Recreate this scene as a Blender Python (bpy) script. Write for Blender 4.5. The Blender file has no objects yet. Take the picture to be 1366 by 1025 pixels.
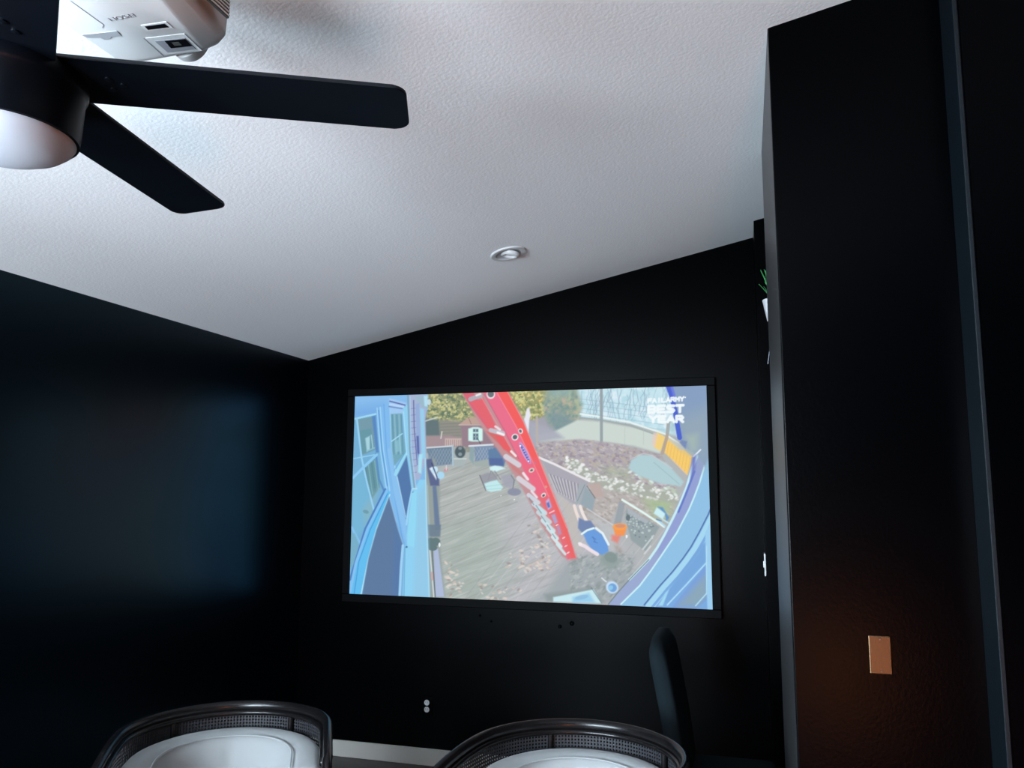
import bpy, bmesh, math, random
import numpy as np
from mathutils import Vector, Matrix

# ------------------------------------------------------------------ camera, world, light, exposure
scn = bpy.context.scene
C = scn.collection
PI = math.pi
FPX, YAW, PIT, ROL = 1069.72, 0.2818, 0.1298, 0.0034
CAM = Vector((2.7282, -4.6242, 1.6111))
F_ = Vector((-math.sin(YAW) * math.cos(PIT), math.cos(YAW) * math.cos(PIT), math.sin(PIT)))
R0 = Vector((math.cos(YAW), math.sin(YAW), 0)); U0 = R0.cross(F_)
R_ = R0 * math.cos(ROL) + U0 * math.sin(ROL); U_ = U0 * math.cos(ROL) - R0 * math.sin(ROL)
cd = bpy.data.cameras.new('camera'); cam = bpy.data.objects.new('camera', cd); C.objects.link(cam)
cd.sensor_fit = 'HORIZONTAL'; cd.sensor_width = 36.0; cd.lens = FPX / 1366 * 36.0; cd.clip_start = 0.02
cam.matrix_world = Matrix(((R_.x, U_.x, -F_.x, CAM.x), (R_.y, U_.y, -F_.y, CAM.y), (R_.z, U_.z, -F_.z, CAM.z), (0, 0, 0, 1)))
scn.camera = cam

world = bpy.data.worlds.new('overcast_sky'); scn.world = world; world.use_nodes = True
wn = world.node_tree.nodes['Background']
wn.inputs[0].default_value = (0.72, 0.865, 1.0, 1); wn.inputs[1].default_value = 94.0
REAR = -6.6
WY0, WY1, WZ0, WZ1 = -6.35, -4.75, 0.8, 2.15     # daylight window in the left wall, left of and behind the camera
VX0, VX1 = 0.30, 1.65                          # second window, left end of the rear wall, added to even the ceiling light
pl = bpy.data.lights.new('window_portal', 'AREA'); pl.shape = 'RECTANGLE'; pl.size = WZ1 - WZ0; pl.size_y = WY1 - WY0
pl.cycles.is_portal = True
po = bpy.data.objects.new('window_portal', pl); C.objects.link(po)
po.location = (-0.14, (WY0 + WY1) / 2, (WZ0 + WZ1) / 2); po.rotation_euler = (0, -PI / 2, 0)
pl2 = bpy.data.lights.new('window_portal', 'AREA'); pl2.shape = 'RECTANGLE'; pl2.size = VX1 - VX0; pl2.size_y = WZ1 - WZ0; pl2.cycles.is_portal = True
po2 = bpy.data.objects.new('window_portal', pl2); C.objects.link(po2)
po2.location = ((VX0 + VX1) / 2, REAR - 0.14, (WZ0 + WZ1) / 2); po2.rotation_euler = (PI / 2, 0, 0)
vs = scn.view_settings
vs.view_transform = 'Standard'; vs.look = 'None'; vs.exposure = 0.0; vs.gamma = 1.0; vs.use_curve_mapping = False

SL, HL = 0.2109, 2.44                          # ceiling slope and height at the left wall
def cz(x): return HL + SL * x

# ------------------------------------------------------------------ helpers
MATS = {}
def mat(name, col, rough=0.5, metal=0.0, spec=0.5, bump=0.0, bscale=200.0, bdist=0.002, var=0.0, vscale=8.0, coat=0.0, detail=3.0, sheen=0.0):
    if name in MATS: return MATS[name]
    m = bpy.data.materials.new(name); m.use_nodes = True
    nt = m.node_tree; b = nt.nodes['Principled BSDF']
    b.inputs['Base Color'].default_value = (*col, 1); b.inputs['Roughness'].default_value = rough
    b.inputs['Metallic'].default_value = metal; b.inputs['Specular IOR Level'].default_value = spec
    b.inputs['Coat Weight'].default_value = coat; b.inputs['Sheen Weight'].default_value = sheen
    tc = nt.nodes.new('ShaderNodeTexCoord')
    if var > 0:
        n = nt.nodes.new('ShaderNodeTexNoise'); n.inputs['Scale'].default_value = vscale; n.inputs['Detail'].default_value = 4
        nt.links.new(tc.outputs['Object'], n.inputs['Vector'])
        r = nt.nodes.new('ShaderNodeValToRGB')
        r.color_ramp.elements[0].position = 0.3; r.color_ramp.elements[1].position = 0.7
        r.color_ramp.elements[0].color = (*[c * (1 - var) for c in col], 1)
        r.color_ramp.elements[1].color = (*[min(1, c * (1 + var)) for c in col], 1)
        nt.links.new(n.outputs['Fac'], r.inputs[0]); nt.links.new(r.outputs[0], b.inputs['Base Color'])
    if bump > 0:
        n = nt.nodes.new('ShaderNodeTexNoise'); n.inputs['Scale'].default_value = bscale; n.inputs['Detail'].default_value = detail
        nt.links.new(tc.outputs['Object'], n.inputs['Vector'])
        bp = nt.nodes.new('ShaderNodeBump'); bp.inputs['Strength'].default_value = bump; bp.inputs['Distance'].default_value = bdist
        nt.links.new(n.outputs['Fac'], bp.inputs['Height']); nt.links.new(bp.outputs[0], b.inputs['Normal'])
    MATS[name] = m
    return m

def link(name, me, m, parent=None, smooth=False, auto=None):
    o = bpy.data.objects.new(name, me); C.objects.link(o)
    if m is not None: me.materials.append(m)
    if parent is not None: o.parent = parent
    if smooth:
        me.polygons.foreach_set('use_smooth', [True] * len(me.polygons))
    return o

def build(name, bm, m, parent=None, smooth=False, ang=None):
    me = bpy.data.meshes.new(name); bmesh.ops.recalc_face_normals(bm, faces=bm.faces[:]); bm.to_mesh(me); bm.free()
    o = link(name, me, m, parent, smooth)
    if ang is not None:
        me.set_sharp_from_angle(angle=math.radians(ang))
    return o

def box(bm, x0, x1, y0, y1, z0, z1, bev=0.0, seg=2):
    r = bmesh.ops.create_cube(bm, size=1)
    for v in r['verts']:
        v.co = Vector(((x0 + x1) / 2 + v.co.x * (x1 - x0), (y0 + y1) / 2 + v.co.y * (y1 - y0), (z0 + z1) / 2 + v.co.z * (z1 - z0)))
    if bev > 0:
        es = list({e for v in r['verts'] for e in v.link_edges})
        bmesh.ops.bevel(bm, geom=es, offset=bev, segments=seg, affect='EDGES', profile=0.5)
    return r

def pydata(name, V, Fc, m, parent=None, smooth=False, ang=None):
    me = bpy.data.meshes.new(name); me.from_pydata([tuple(v) for v in V], [], Fc); me.update()
    bm = bmesh.new(); bm.from_mesh(me); bpy.data.meshes.remove(me)
    return build(name, bm, m, parent, smooth, ang)

def prism(bm, pts, axis, a, b):
    """polygon pts (2D) extruded along axis from a to b"""
    def mk(p, t):
        return {'x': (t, p[0], p[1]), 'y': (p[0], t, p[1]), 'z': (p[0], p[1], t)}[axis]
    A = [bm.verts.new(mk(p, a)) for p in pts]; B = [bm.verts.new(mk(p, b)) for p in pts]
    n = len(pts)
    bm.faces.new(A); bm.faces.new(B[::-1])
    for i in range(n): bm.faces.new((A[i], B[i], B[(i + 1) % n], A[(i + 1) % n]))

def lathe(bm, prof, n=48, mtx=None):
    """prof: list of (r,z); r=0 closes"""
    rings = []
    for r, z in prof:
        if r < 1e-6: rings.append([bm.verts.new((0, 0, z))])
        else: rings.append([bm.verts.new((r * math.cos(2 * PI * k / n), r * math.sin(2 * PI * k / n), z)) for k in range(n)])
    new = [v for r in rings for v in r]
    for a, b in zip(rings, rings[1:]):
        for k in range(n):
            if len(a) == 1 and len(b) == 1: continue
            if len(a) == 1: bm.faces.new((a[0], b[k], b[(k + 1) % n]))
            elif len(b) == 1: bm.faces.new((a[k], b[0], a[(k + 1) % n]))
            else: bm.faces.new((a[k], b[k], b[(k + 1) % n], a[(k + 1) % n]))
    if mtx is not None:
        for v in new: v.co = mtx @ v.co
    return new

def sweep(bm, path, sec, cap=True, scales=None, closed=False):
    """sweep 2D closed section (side, up) along path, up kept near +Z"""
    P = [Vector(p) for p in path]; n = len(P); rings = []
    prevS = None
    for i, p in enumerate(P):
        t = (P[min(i + 1, n - 1)] - P[max(i - 1, 0)]).normalized()
        if prevS is None:
            S = t.cross(Vector((0, 0, 1)))
            if S.length < 1e-3: S = Vector((1, 0, 0))
            S.normalize()
        else:
            S = (prevS - t * prevS.dot(t)).normalized()
        N = S.cross(t); prevS = S
        k = 1 if scales is None else scales[i]
        rings.append([bm.verts.new(p + S * a * k + N * b * k) for a, b in sec])
    m = len(sec)
    for a, b in zip(rings, rings[1:]):
        for k in range(m): bm.faces.new((a[k], a[(k + 1) % m], b[(k + 1) % m], b[k]))
    if cap:
        bm.faces.new(rings[0][::-1]); bm.faces.new(rings[-1])
    return rings

def ell(a, b, n=12): return [(a * math.cos(2 * PI * k / n), b * math.sin(2 * PI * k / n)) for k in range(n)]

def empty(name, loc, rz=0.0):
    o = bpy.data.objects.new(name, None); C.objects.link(o); o.location = loc; o.rotation_euler = (0, 0, rz); o.empty_display_size = 0.1
    return o
def tag(o, label, cat, group=None):
    o['label'] = label; o['category'] = cat
    if group: o['group'] = group
    return o
def struct(o, label=None):
    o['kind'] = 'structure'
    if label: o['label'] = label
    return o

# ------------------------------------------------------------------ materials
M_WALL = mat('black_satin_paint', (0.00012, 0.0002, 0.0004), rough=0.28, spec=0.04, bump=0.18, bscale=110, bdist=0.002)
M_WALLL = mat('black_paint_screen_sheen', (0.0002, 0.0006, 0.0014), rough=0.28, spec=0.42, bump=0.06, bscale=90, bdist=0.002)
M_WALLL.node_tree.nodes['Principled BSDF'].inputs['Specular Tint'].default_value = (0.30, 0.72, 1.0, 1)  # blue tint puts the screen's reflected sheen into the wall paint
M_EDGE = mat('black_paint_lit_end', (0.006, 0.007, 0.008), rough=0.40, spec=0.9)  # lighter copy of the wall black, reflected light on the divider's end put into colour
M_CEIL = mat('white_textured_ceiling', (0.88, 0.88, 0.88), rough=0.9, spec=0.2, bump=0.3, bscale=95, bdist=0.0035, detail=2)
M_FLOOR = mat('dark_wood_floor', (0.040, 0.036, 0.034), rough=0.45, var=0.3, vscale=3)
M_BASE = mat('grey_baseboard_paint', (0.34, 0.335, 0.305), rough=0.45)
M_TRIMB = mat('black_trim_paint', (0.006, 0.006, 0.007), rough=0.35)
M_VELVET = mat('black_velvet_frame', (0.0004, 0.0005, 0.0007), rough=0.6, spec=0.06)
M_FAN = mat('matte_black_fan', (0.0006, 0.0013, 0.0028), rough=0.40, spec=0.16, var=0.2, vscale=14)
M_PIERLIT = mat('black_paint_lit_face', (0.0008, 0.0028, 0.0046), rough=0.45, spec=0.25, bump=0.2, bscale=150)  # lighter blue-black, the light on the pier's left face put into colour
M_DOME = mat('frosted_dome_glass', (0.37, 0.39, 0.43), rough=0.5, spec=0.3)
M_STEEL = mat('brushed_steel', (0.75, 0.74, 0.72), rough=0.3, metal=1.0)
M_PROJ = mat('white_projector_plastic', (0.56, 0.555, 0.55), rough=0.45, bump=0.05, bscale=900, bdist=0.0005)
M_PROJ2 = mat('grey_projector_print', (0.25, 0.25, 0.275), rough=0.5)
M_PROJL = mat('light_grey_print', (0.33, 0.33, 0.345), rough=0.5)
M_GRILLE = mat('dark_grille', (0.05, 0.05, 0.048), rough=0.6)
M_GLASSB = mat('dark_lens_glass', (0.006, 0.006, 0.008), rough=0.1, coat=0.5)
M_WHITE = mat('white_plastic', (0.62, 0.62, 0.62), rough=0.4)
M_CHAIRW = mat('espresso_lacquered_wood', (0.0045, 0.004, 0.0042), rough=0.25, spec=0.26, var=0.3, vscale=20)
M_CANE = mat('black_woven_cane', (0.020, 0.020, 0.023), rough=0.5, spec=0.3)
M_CUSH = mat('white_upholstery', (0.232, 0.243, 0.243), rough=0.85, spec=0.2, bump=0.25, bscale=18, bdist=0.006, sheen=0.15)
M_DKFAB = mat('charcoal_chair_fabric', (0.0062, 0.0102, 0.0125), rough=0.9, spec=0.06, bump=0.3, bscale=500, bdist=0.001, sheen=0.0)
M_BRASS = mat('brushed_brass', (0.085, 0.055, 0.03), rough=0.38, metal=1.0, bump=0.08, bscale=300)
M_LEAF = mat('green_leaf', (0.05, 0.28, 0.08), rough=0.5, var=0.4, vscale=40)

# ------------------------------------------------------------------ room shell
RX = 6.0                       # right wall, out of frame
def wall_prism(name, x0, x1, y0, y1, m=M_WALL, top=0.0, z0=0.0):
    bm = bmesh.new()
    prism(bm, [(x0, z0), (x1, z0), (x1, cz(x1) + top), (x0, cz(x0) + top)], 'y', y0, y1)
    return struct(build(name, bm, m))
bm = bmesh.new()
for ya, yb, za, zb in ((REAR - 0.12, WY0, 0, HL), (WY1, 0.12, 0, HL), (WY0, WY1, 0, WZ0), (WY0, WY1, WZ1, HL)):
    box(bm, -0.12, 0.0, ya, yb, za, zb)
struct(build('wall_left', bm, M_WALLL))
wall_prism('wall_front', 0.0, RX, 0.0, 0.12)['label'] = 'black painted wall behind the projection screen'
wall_prism('wall_right', RX, RX + 0.12, REAR - 0.12, 0.12)
wall_prism('wall_return', 2.815, 3.6, -0.296, 0.0)
# divider: block with a rounded left front edge
bm = bmesh.new()
x0, y0, y1, r = 2.84, -2.158, -1.17, 0.006
pts = [(RX, y0), (RX, y1)]
for k in range(7):
    a = PI / 2 + k * PI / 12; pts.append((x0 + 0.02 + 0.02 * math.cos(a), y1 - 0.02 + 0.02 * math.sin(a)))
for k in range(5):
    a = PI + k * PI / 8; pts.append((x0 + r + r * math.cos(a), y0 + r + r * math.sin(a)))
A = [bm.verts.new((p[0], p[1], 0)) for p in pts]; B = [bm.verts.new((p[0], p[1], cz(p[0]))) for p in pts]
bm.faces.new(A[::-1]); bm.faces.new(B)
for i in range(len(pts)):
    j = (i + 1) % len(pts); bm.faces.new((A[i], A[j], B[j], B[i]))
dv = struct(build('wall_divider', bm, M_WALL), 'black textured dividing wall at the right')
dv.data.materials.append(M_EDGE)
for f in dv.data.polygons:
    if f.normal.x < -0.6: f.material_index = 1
bm = bmesh.new()
prism(bm, [(3.335, 0), (RX, 0), (RX, cz(RX)), (3.335, cz(3.335))], 'y', -2.292, -2.158)
bmesh.ops.bevel(bm, geom=[e for e in bm.edges if abs(e.verts[0].co.x - 3.335) < 1e-4 and abs(e.verts[1].co.x - 3.335) < 1e-4 and e.verts[0].co.y < -2.2 and e.verts[1].co.y < -2.2], offset=0.004, segments=2, affect='EDGES')
struct(build('wall_pier', bm, M_WALL))
bm = bmesh.new(); box(bm, 3.323, 3.335, -2.296, -2.158, 0, cz(3.323) - 0.002, 0.002, 1); struct(build('pier_lit_face', bm, M_PIERLIT), 'blue-black strip painted as the lit left face of the pier, at the right edge')  # thin board that carries the painted light of the pier's left side
bm = bmesh.new()
for xa, xb, za, zb, zc in ((0, VX0, 0, cz(0), cz(VX0)), (VX1, RX, 0, cz(VX1), cz(RX)), (VX0, VX1, 0, WZ0, WZ0), (VX0, VX1, WZ1, cz(VX0), cz(VX1))):
    prism(bm, [(xa, za), (xb, za), (xb, zc), (xa, zb)], 'y', REAR - 0.12, REAR)
struct(build('wall_rear', bm, M_WALL))
win2 = struct(empty('added_window', ((VX0 + VX1) / 2, REAR - 0.06, WZ0)))  # unseen window, added to spread daylight more evenly over the ceiling
wf = bmesh.new(); w2 = (VX1 - VX0) / 2; hh = WZ1 - WZ0
for a in ((-w2, -w2 + 0.05, 0, hh), (w2 - 0.05, w2, 0, hh), (-w2 + 0.05, w2 - 0.05, 0, 0.05), (-w2 + 0.05, w2 - 0.05, hh - 0.05, hh), (-0.025, 0.025, 0.05, hh - 0.05)):
    box(wf, a[0], a[1], -0.03, 0.03, a[2], a[3])
build('window_frame', wf, M_WHITE, win2)
win = struct(empty('window_1', (-0.06, (WY0 + WY1) / 2, WZ0)))
wf = bmesh.new(); w2 = (WY1 - WY0) / 2; hh = WZ1 - WZ0
for a in ((-w2, -w2 + 0.05, 0, hh), (w2 - 0.05, w2, 0, hh), (-w2 + 0.05, w2 - 0.05, 0, 0.05), (-w2 + 0.05, w2 - 0.05, hh - 0.05, hh), (-0.025, 0.025, 0.05, hh - 0.05)):
    box(wf, -0.03, 0.03, a[0], a[1], a[2], a[3])
build('window_frame', wf, M_WHITE, win)
# floor and ceiling
bm = bmesh.new(); box(bm, -0.12, RX + 0.12, REAR - 0.12, 0.12, -0.1, 0.0)
struct(build('floor', bm, M_FLOOR))
bm = bmesh.new()
prism(bm, [(-0.5, cz(-0.5)), (RX + 0.5, cz(RX + 0.5)), (RX + 0.5, cz(RX + 0.5) + 0.2), (-0.5, cz(-0.5) + 0.2)], 'y', REAR - 0.4, 0.4)
# opening for the recessed downlight is left closed: the can is a shallow retrofit trim
struct(build('ceiling', bm, M_CEIL), 'white textured sloping ceiling')
# baseboards
def baseboard(name, x0, x1, y0, y1):
    bm = bmesh.new(); box(bm, x0, x1, y0, y1, 0, 0.095, 0.004)
    return struct(build(name, bm, M_BASE))
baseboard('baseboard_front', 0.0, 2.815, -0.014, 0.0)['label'] = 'pale grey baseboard under the screen'
bm = bmesh.new(); box(bm, 0, 0.014, REAR, -0.014, 0, 0.095, 0.004); struct(build('baseboard_left', bm, M_TRIMB))

# ------------------------------------------------------------------ projection screen: the picture is painted procedurally
# The picture's design plane uses units in which the picture has the corners QC; it is mapped once onto the flat 16:9 screen.
GW, GH = 600, 338
QC = [(475., 530.), (941., 514.), (952., 813.), (465., 793.)]
def homography(src, dst):
    A = []; b = []
    for (x, y), (u, v) in zip(src, dst):
        A.append([x, y, 1, 0, 0, 0, -u * x, -u * y]); b.append(u)
        A.append([0, 0, 0, x, y, 1, -v * x, -v * y]); b.append(v)
    h = np.linalg.solve(np.array(A), np.array(b)); return np.append(h, 1).reshape(3, 3)
Hm = homography([(0, 0), (1, 0), (1, 1), (0, 1)], QC)
uu, vv = np.meshgrid(np.linspace(0, 1, GW + 1), np.linspace(0, 1, GH + 1))
q = Hm @ np.stack([uu.ravel(), vv.ravel(), np.ones(uu.size)])
PX = (q[0] / q[2]).reshape(uu.shape); PY = (q[1] / q[2]).reshape(uu.shape)
IMG = np.zeros(uu.shape + (3,)); IMG[:] = (178, 182, 184)
rng = np.random.default_rng(7)
def vnoise(x, y, seed=0):
    L = np.random.default_rng(seed).random((64, 64))
    xi = np.floor(x).astype(int); yi = np.floor(y).astype(int); fx = x - xi; fy = y - yi
    fx = fx * fx * (3 - 2 * fx); fy = fy * fy * (3 - 2 * fy)
    g = lambda i, j: L[(yi + j) % 64, (xi + i) % 64]
    return (g(0, 0) * (1 - fx) + g(1, 0) * fx) * (1 - fy) + (g(0, 1) * (1 - fx) + g(1, 1) * fx) * fy
def sub(bb):
    m = (PX >= bb[0]) & (PX <= bb[2]) & (PY >= bb[1]) & (PY <= bb[3])
    return np.nonzero(m)
def segd(x, y, a, b):
    dx, dy = b[0] - a[0], b[1] - a[1]; t = np.clip(((x - a[0]) * dx + (y - a[1]) * dy) / max(dx * dx + dy * dy, 1e-9), 0, 1)
    return np.hypot(x - a[0] - t * dx, y - a[1] - t * dy)
def polymask(pts, soft, ix):
    x, y = PX[ix], PY[ix]; ins = np.zeros(x.shape, bool); d = np.full(x.shape, 1e9); n = len(pts)
    for i in range(n):
        a, b = pts[i], pts[(i + 1) % n]
        d = np.minimum(d, segd(x, y, a, b))
        c = (a[1] > y) != (b[1] > y)
        with np.errstate(divide='ignore', invalid='ignore'):
            xc = (b[0] - a[0]) * (y - a[1]) / ((b[1] - a[1]) or 1e-9) + a[0]
        ins ^= c & (x < xc)
    return np.clip(np.where(ins, d, -d) / soft * 0.5 + 0.5, 0, 1)
def bbox(pts, e=4):
    xs = [p[0] for p in pts]; ys = [p[1] for p in pts]; return (min(xs) - e, min(ys) - e, max(xs) + e, max(ys) + e)
def put(ix, m, col):
    m = m[:, None]; IMG[ix] = IMG[ix] * (1 - m) + np.asarray(col, float) * m
def poly(pts, col, al=1.0, soft=1.0):
    ix = sub(bbox(pts, soft + 2)); put(ix, polymask(pts, soft, ix) * al, col)
def line(pts, w, col, al=1.0, soft=0.8):
    ix = sub(bbox(pts, w + 2)); d = np.full(PX[ix].shape, 1e9)
    for a, b in zip(pts, pts[1:]): d = np.minimum(d, segd(PX[ix], PY[ix], a, b))
    put(ix, np.clip((w / 2 - d) / soft + 0.5, 0, 1) * al, col)
def oval(cx, cy, rx, ry, col, rot=0.0, al=1.0, soft=0.25):
    R = max(rx, ry) + 3; ix = sub((cx - R, cy - R, cx + R, cy + R)); c, s = math.cos(rot), math.sin(rot)
    x = PX[ix] - cx; y = PY[ix] - cy; d = np.hypot((x * c + y * s) / rx, (-x * s + y * c) / ry)
    put(ix, np.clip((1 - d) / soft + 0.5, 0, 1) * al, col)
def speck(pts, cols, scale, seed, lo=0.55, hi=0.75, al=1.0, rot=0.0, asp=1.0, soft=2.0):
    """blotches of the given colours inside a polygon"""
    ix = sub(bbox(pts, 3)); m = polymask(pts, soft, ix); c, s = math.cos(rot), math.sin(rot)
    x = (PX[ix] * c + PY[ix] * s) / (scale * asp); y = (-PX[ix] * s + PY[ix] * c) / scale
    for k, col in enumerate(cols):
        n = 0.65 * vnoise(x + 7.3 * k, y + 3.1 * k, seed + k) + 0.35 * vnoise(2.1 * x + 11 * k, 2.1 * y, seed + 40 + k)
        put(ix, m * np.clip((n - lo) / (hi - lo), 0, 1) * al, col)
def dots(pts, n, r, cols, seed, al=0.9, asp=1.6):
    g = np.random.default_rng(seed); bb = bbox(pts, 0); k = 0; tries = 0
    while k < n and tries < n * 20:
        tries += 1; x = g.uniform(bb[0], bb[2]); y = g.uniform(bb[1], bb[3]); ins = False
        for i in range(len(pts)):
            a, b = pts[i], pts[(i + 1) % len(pts)]
            if (a[1] > y) != (b[1] > y) and x < (b[0] - a[0]) * (y - a[1]) / (b[1] - a[1]) + a[0]: ins = not ins
        if not ins: continue
        rr = r * g.uniform(.6, 1.3); oval(x, y, rr * asp, rr, cols[g.integers(len(cols))], g.uniform(-.9, .9), al, 0.8); k += 1

# deck and yard ground
poly([(570, 600), (700, 590), (770, 680), (860, 760), (830, 830), (560, 830)], (176, 182, 181))
poly([(690, 660), (760, 640), (860, 760), (830, 830), (680, 830), (640, 760)], (190, 189, 197), .8, 14)
poly([(590, 700), (650, 690), (690, 760), (650, 830), (580, 830)], (165, 180, 174), .7, 18)
for k in range(26):                                             # deck boards
    y = 628 + k * 7.5
    line([(576, y + 8), (690, y - 34)], 1.2, (205, 208, 200) if k % 2 else (140, 146, 140), .42 if k < 12 else .2)
for k in range(16):
    x = 610 + k * 14
    line([(x, 812), (x + 130, 640)], 1.3, (214, 212, 220) if k % 3 else (150, 148, 160), .30)
speck([(576, 618), (700, 610), (760, 690), (740, 810), (576, 800)], [(205, 208, 206), (156, 161, 158)], 2.6, 11, .5, .9, .5, -.42, 9)
# far yard: fence, trees, sky
poly([(560, 522), (735, 515), (735, 600), (560, 605)], (150, 152, 140))
poly([(690, 548), (745, 545), (745, 596), (700, 600)], (164, 164, 178))
F1 = [(571, 526), (680, 520), (668, 552), (620, 560), (606, 572), (571, 562)]
poly(F1, (142, 150, 116), 1, 3)
speck(F1, [(196, 198, 130), (98, 122, 104), (214, 208, 150)], 3.2, 21, .52, .72, .85)
dots(F1, 26, .9, [(225, 225, 190), (215, 205, 150)], 5, .7)
F2 = [(676, 520), (735, 517), (733, 552), (712, 560), (700, 560)]
poly(F2, (158, 160, 112), 1, 2); speck(F2, [(228, 204, 130), (120, 140, 100), (215, 215, 150)], 3.2, 25, .52, .72, .85)
SKY = [(768, 512), (912, 505), (915, 560), (905, 582), (840, 564), (770, 556)]
poly(SKY, (196, 228, 242), 1, 2)
speck(SKY, [(226, 240, 252), (168, 212, 232)], 7, 31, .5, .8, .7)
g = np.random.default_rng(3)
for k in range(46):                                             # bare branches
    x = g.uniform(772, 890); y = g.uniform(545, 566); p = [(x, y)]
    for j in range(5):
        x += g.uniform(-3.5, 4.5); y -= g.uniform(4, 11); p.append((x, y))
    line(p, g.uniform(.5, 1.1), (134, 160, 188), .5)
for k in range(5):
    line([(772, 532 + k * 6), (885, 545 + k * 7)], .9, (140, 170, 190), .5)
T1 = [(728, 517), (768, 516), (776, 540), (772, 560), (764, 578), (752, 582), (738, 572), (729, 560), (724, 540)]
poly(T1, (150, 168, 152), 1, 4); speck(T1, [(180, 190, 160), (120, 148, 150), (196, 178, 160)], 5, 35, .5, .8, .8)
poly([(729, 552), (745, 548), (768, 560), (762, 578), (752, 582), (736, 572)], (122, 150, 160), .8, 5)
poly([(731, 516), (765, 514), (760, 528), (735, 530)], (140, 175, 180), .6, 4)
WALL = [(738, 576), (770, 560), (800, 562), (845, 570), (884, 580), (880, 604), (845, 594), (775, 586), (720, 590), (712, 580)]
poly(WALL, (204, 216, 210), 1, 1.5)
poly([(705, 562), (738, 572), (752, 584), (720, 590), (706, 600)], (170, 172, 188), .9, 3)
line([(774, 552), (802, 556), (840, 563), (886, 578), (907, 592)], 2.4, (234, 246, 244), .9)
line([(774, 557), (802, 560), (840, 567), (886, 583), (903, 594)], 2.2, (160, 172, 172), .9)
for x in (833, 858): line([(x, 570), (x, 592)], .8, (180, 192, 188), .6)
line([(801.5, 518), (802, 588)], 4, (150, 162, 168), .95)
line([(716, 556), (716.5, 594)], 3.4, (186, 178, 172), .9)
MUL = [(716, 590), (775, 586), (820, 591), (880, 606), (905, 640), (895, 668), (850, 680), (790, 650), (716, 612)]
poly(MUL, (176, 168, 176), 1, 2); speck(MUL, [(204, 198, 202), (150, 140, 152), (188, 180, 166)], 2.6, 51, .52, .78, .8, .3, 1.8)
YD = [(770, 632), (905, 664), (893, 700), (870, 700), (826, 672), (812, 700), (838, 750), (776, 690)]
poly(YD, (184, 178, 176), 1, 3); speck(YD, [(206, 202, 200), (162, 156, 152)], 2.6, 55, .5, .8, .8, .4, 2)
poly([(858, 664), (900, 658), (892, 694), (872, 688)], (168, 196, 150), .75, 8)
poly([(800, 622), (838, 624), (842, 640), (810, 636)], (170, 190, 160), .5, 6)
# stone row
ROCK = [(752, 612), (768, 612), (790, 628), (830, 640), (890, 652), (905, 660), (902, 672), (860, 662), (820, 655), (785, 642), (760, 628)]
poly(ROCK, (172, 178, 168), .9, 2)
dots(ROCK, 130, 1.35, [(238, 240, 240), (222, 228, 224), (206, 212, 206)], 9, .9, 1.7)
dots([(835, 626), (858, 636), (905, 654), (900, 662), (850, 644)], 26, 1.4, [(225, 238, 235), (190, 205, 190)], 12, .85, 2)
oval(756, 610, 2, 2.2, (240, 242, 245))
TARP = [(838, 624), (842, 613), (852, 606), (868, 606), (890, 618), (912, 642), (908, 648), (880, 644), (852, 634)]
poly(TARP, (174, 206, 216), 1, 1.5); line([(872, 616), (906, 645)], 1, (150, 180, 190), .7)
line([(840, 612), (858, 604), (870, 607), (896, 624)], 1.2, (212, 206, 208), .7)
# yellow fence panels and pole
poly([(876, 576), (887, 582), (881, 601), (872, 596)], (246, 212, 128)); poly([(871, 577), (877, 577), (873, 597), (869, 592)], (232, 205, 190), .8)
poly([(889, 582), (904, 592), (923, 608), (917, 633), (900, 616), (886, 603)], (250, 206, 112))
for k in range(8): line([(892 + k * 4, 588 + k * 3.2), (889 + k * 4, 606 + k * 3.6)], .8, (226, 178, 90), .6)
line([(896, 612), (916, 632)], 1.4, (236, 200, 175), .8)
poly([(886, 582), (905, 590), (917, 598), (908, 600), (890, 586)], (205, 205, 190), .9)
line([(891, 562), (889, 583), (883, 604)], 4.2, (184, 166, 148), .95); line([(892, 560), (890, 577)], 4, (165, 175, 180), .9)
# left side mid-distance
poly([(566, 558), (586, 560), (588, 582), (567, 582)], (102, 120, 126), 1, 2); line([(568, 562), (584, 557)], 2, (220, 225, 215), .7)
poly([(587, 560), (616, 562), (616, 584), (588, 584)], (146, 146, 138), 1, 2)
for k in range(5): line([(588, 566 + 4 * k), (615, 565 + 4 * k)], .8, (120, 122, 122), .6)
poly([(569, 582), (600, 581), (617, 585), (617, 598), (569, 599)], (166, 146, 152), 1, 1.5)
poly([(594, 585), (616, 585), (616, 595), (594, 595)], (206, 186, 180), .9)
for k in range(8): line([(596 + 2.7 * k, 587), (596 + 2.7 * k, 595)], .9, (150, 130, 135), .8)
line([(590, 576), (588.5, 585)], 1.5, (225, 225, 220), .8)
poly([(615, 564), (662, 562), (672, 600), (617, 596)], (152, 130, 142)); poly([(612, 567), (625, 557), (642, 556), (648, 566)], (192, 164, 152))
line([(625, 557), (629, 566)], .8, (120, 100, 95), .7); line([(613, 567), (645, 567)], 1, (220, 205, 195), .8)
poly([(625, 572), (631, 570), (638, 570), (644, 572), (644, 588), (639, 589), (630, 589), (625, 588)], (206, 246, 242))
for yy in (572.5, 578.5, 583): 
    for xx in (631.5, 635.3): poly([(xx, yy), (xx + 2.8, yy), (xx + 2.8, yy + 3.8), (xx, yy + 3.8)], (66, 78, 108), .9)
line([(638, 586), (641, 592)], 1, (60, 70, 80), .7)
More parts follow.
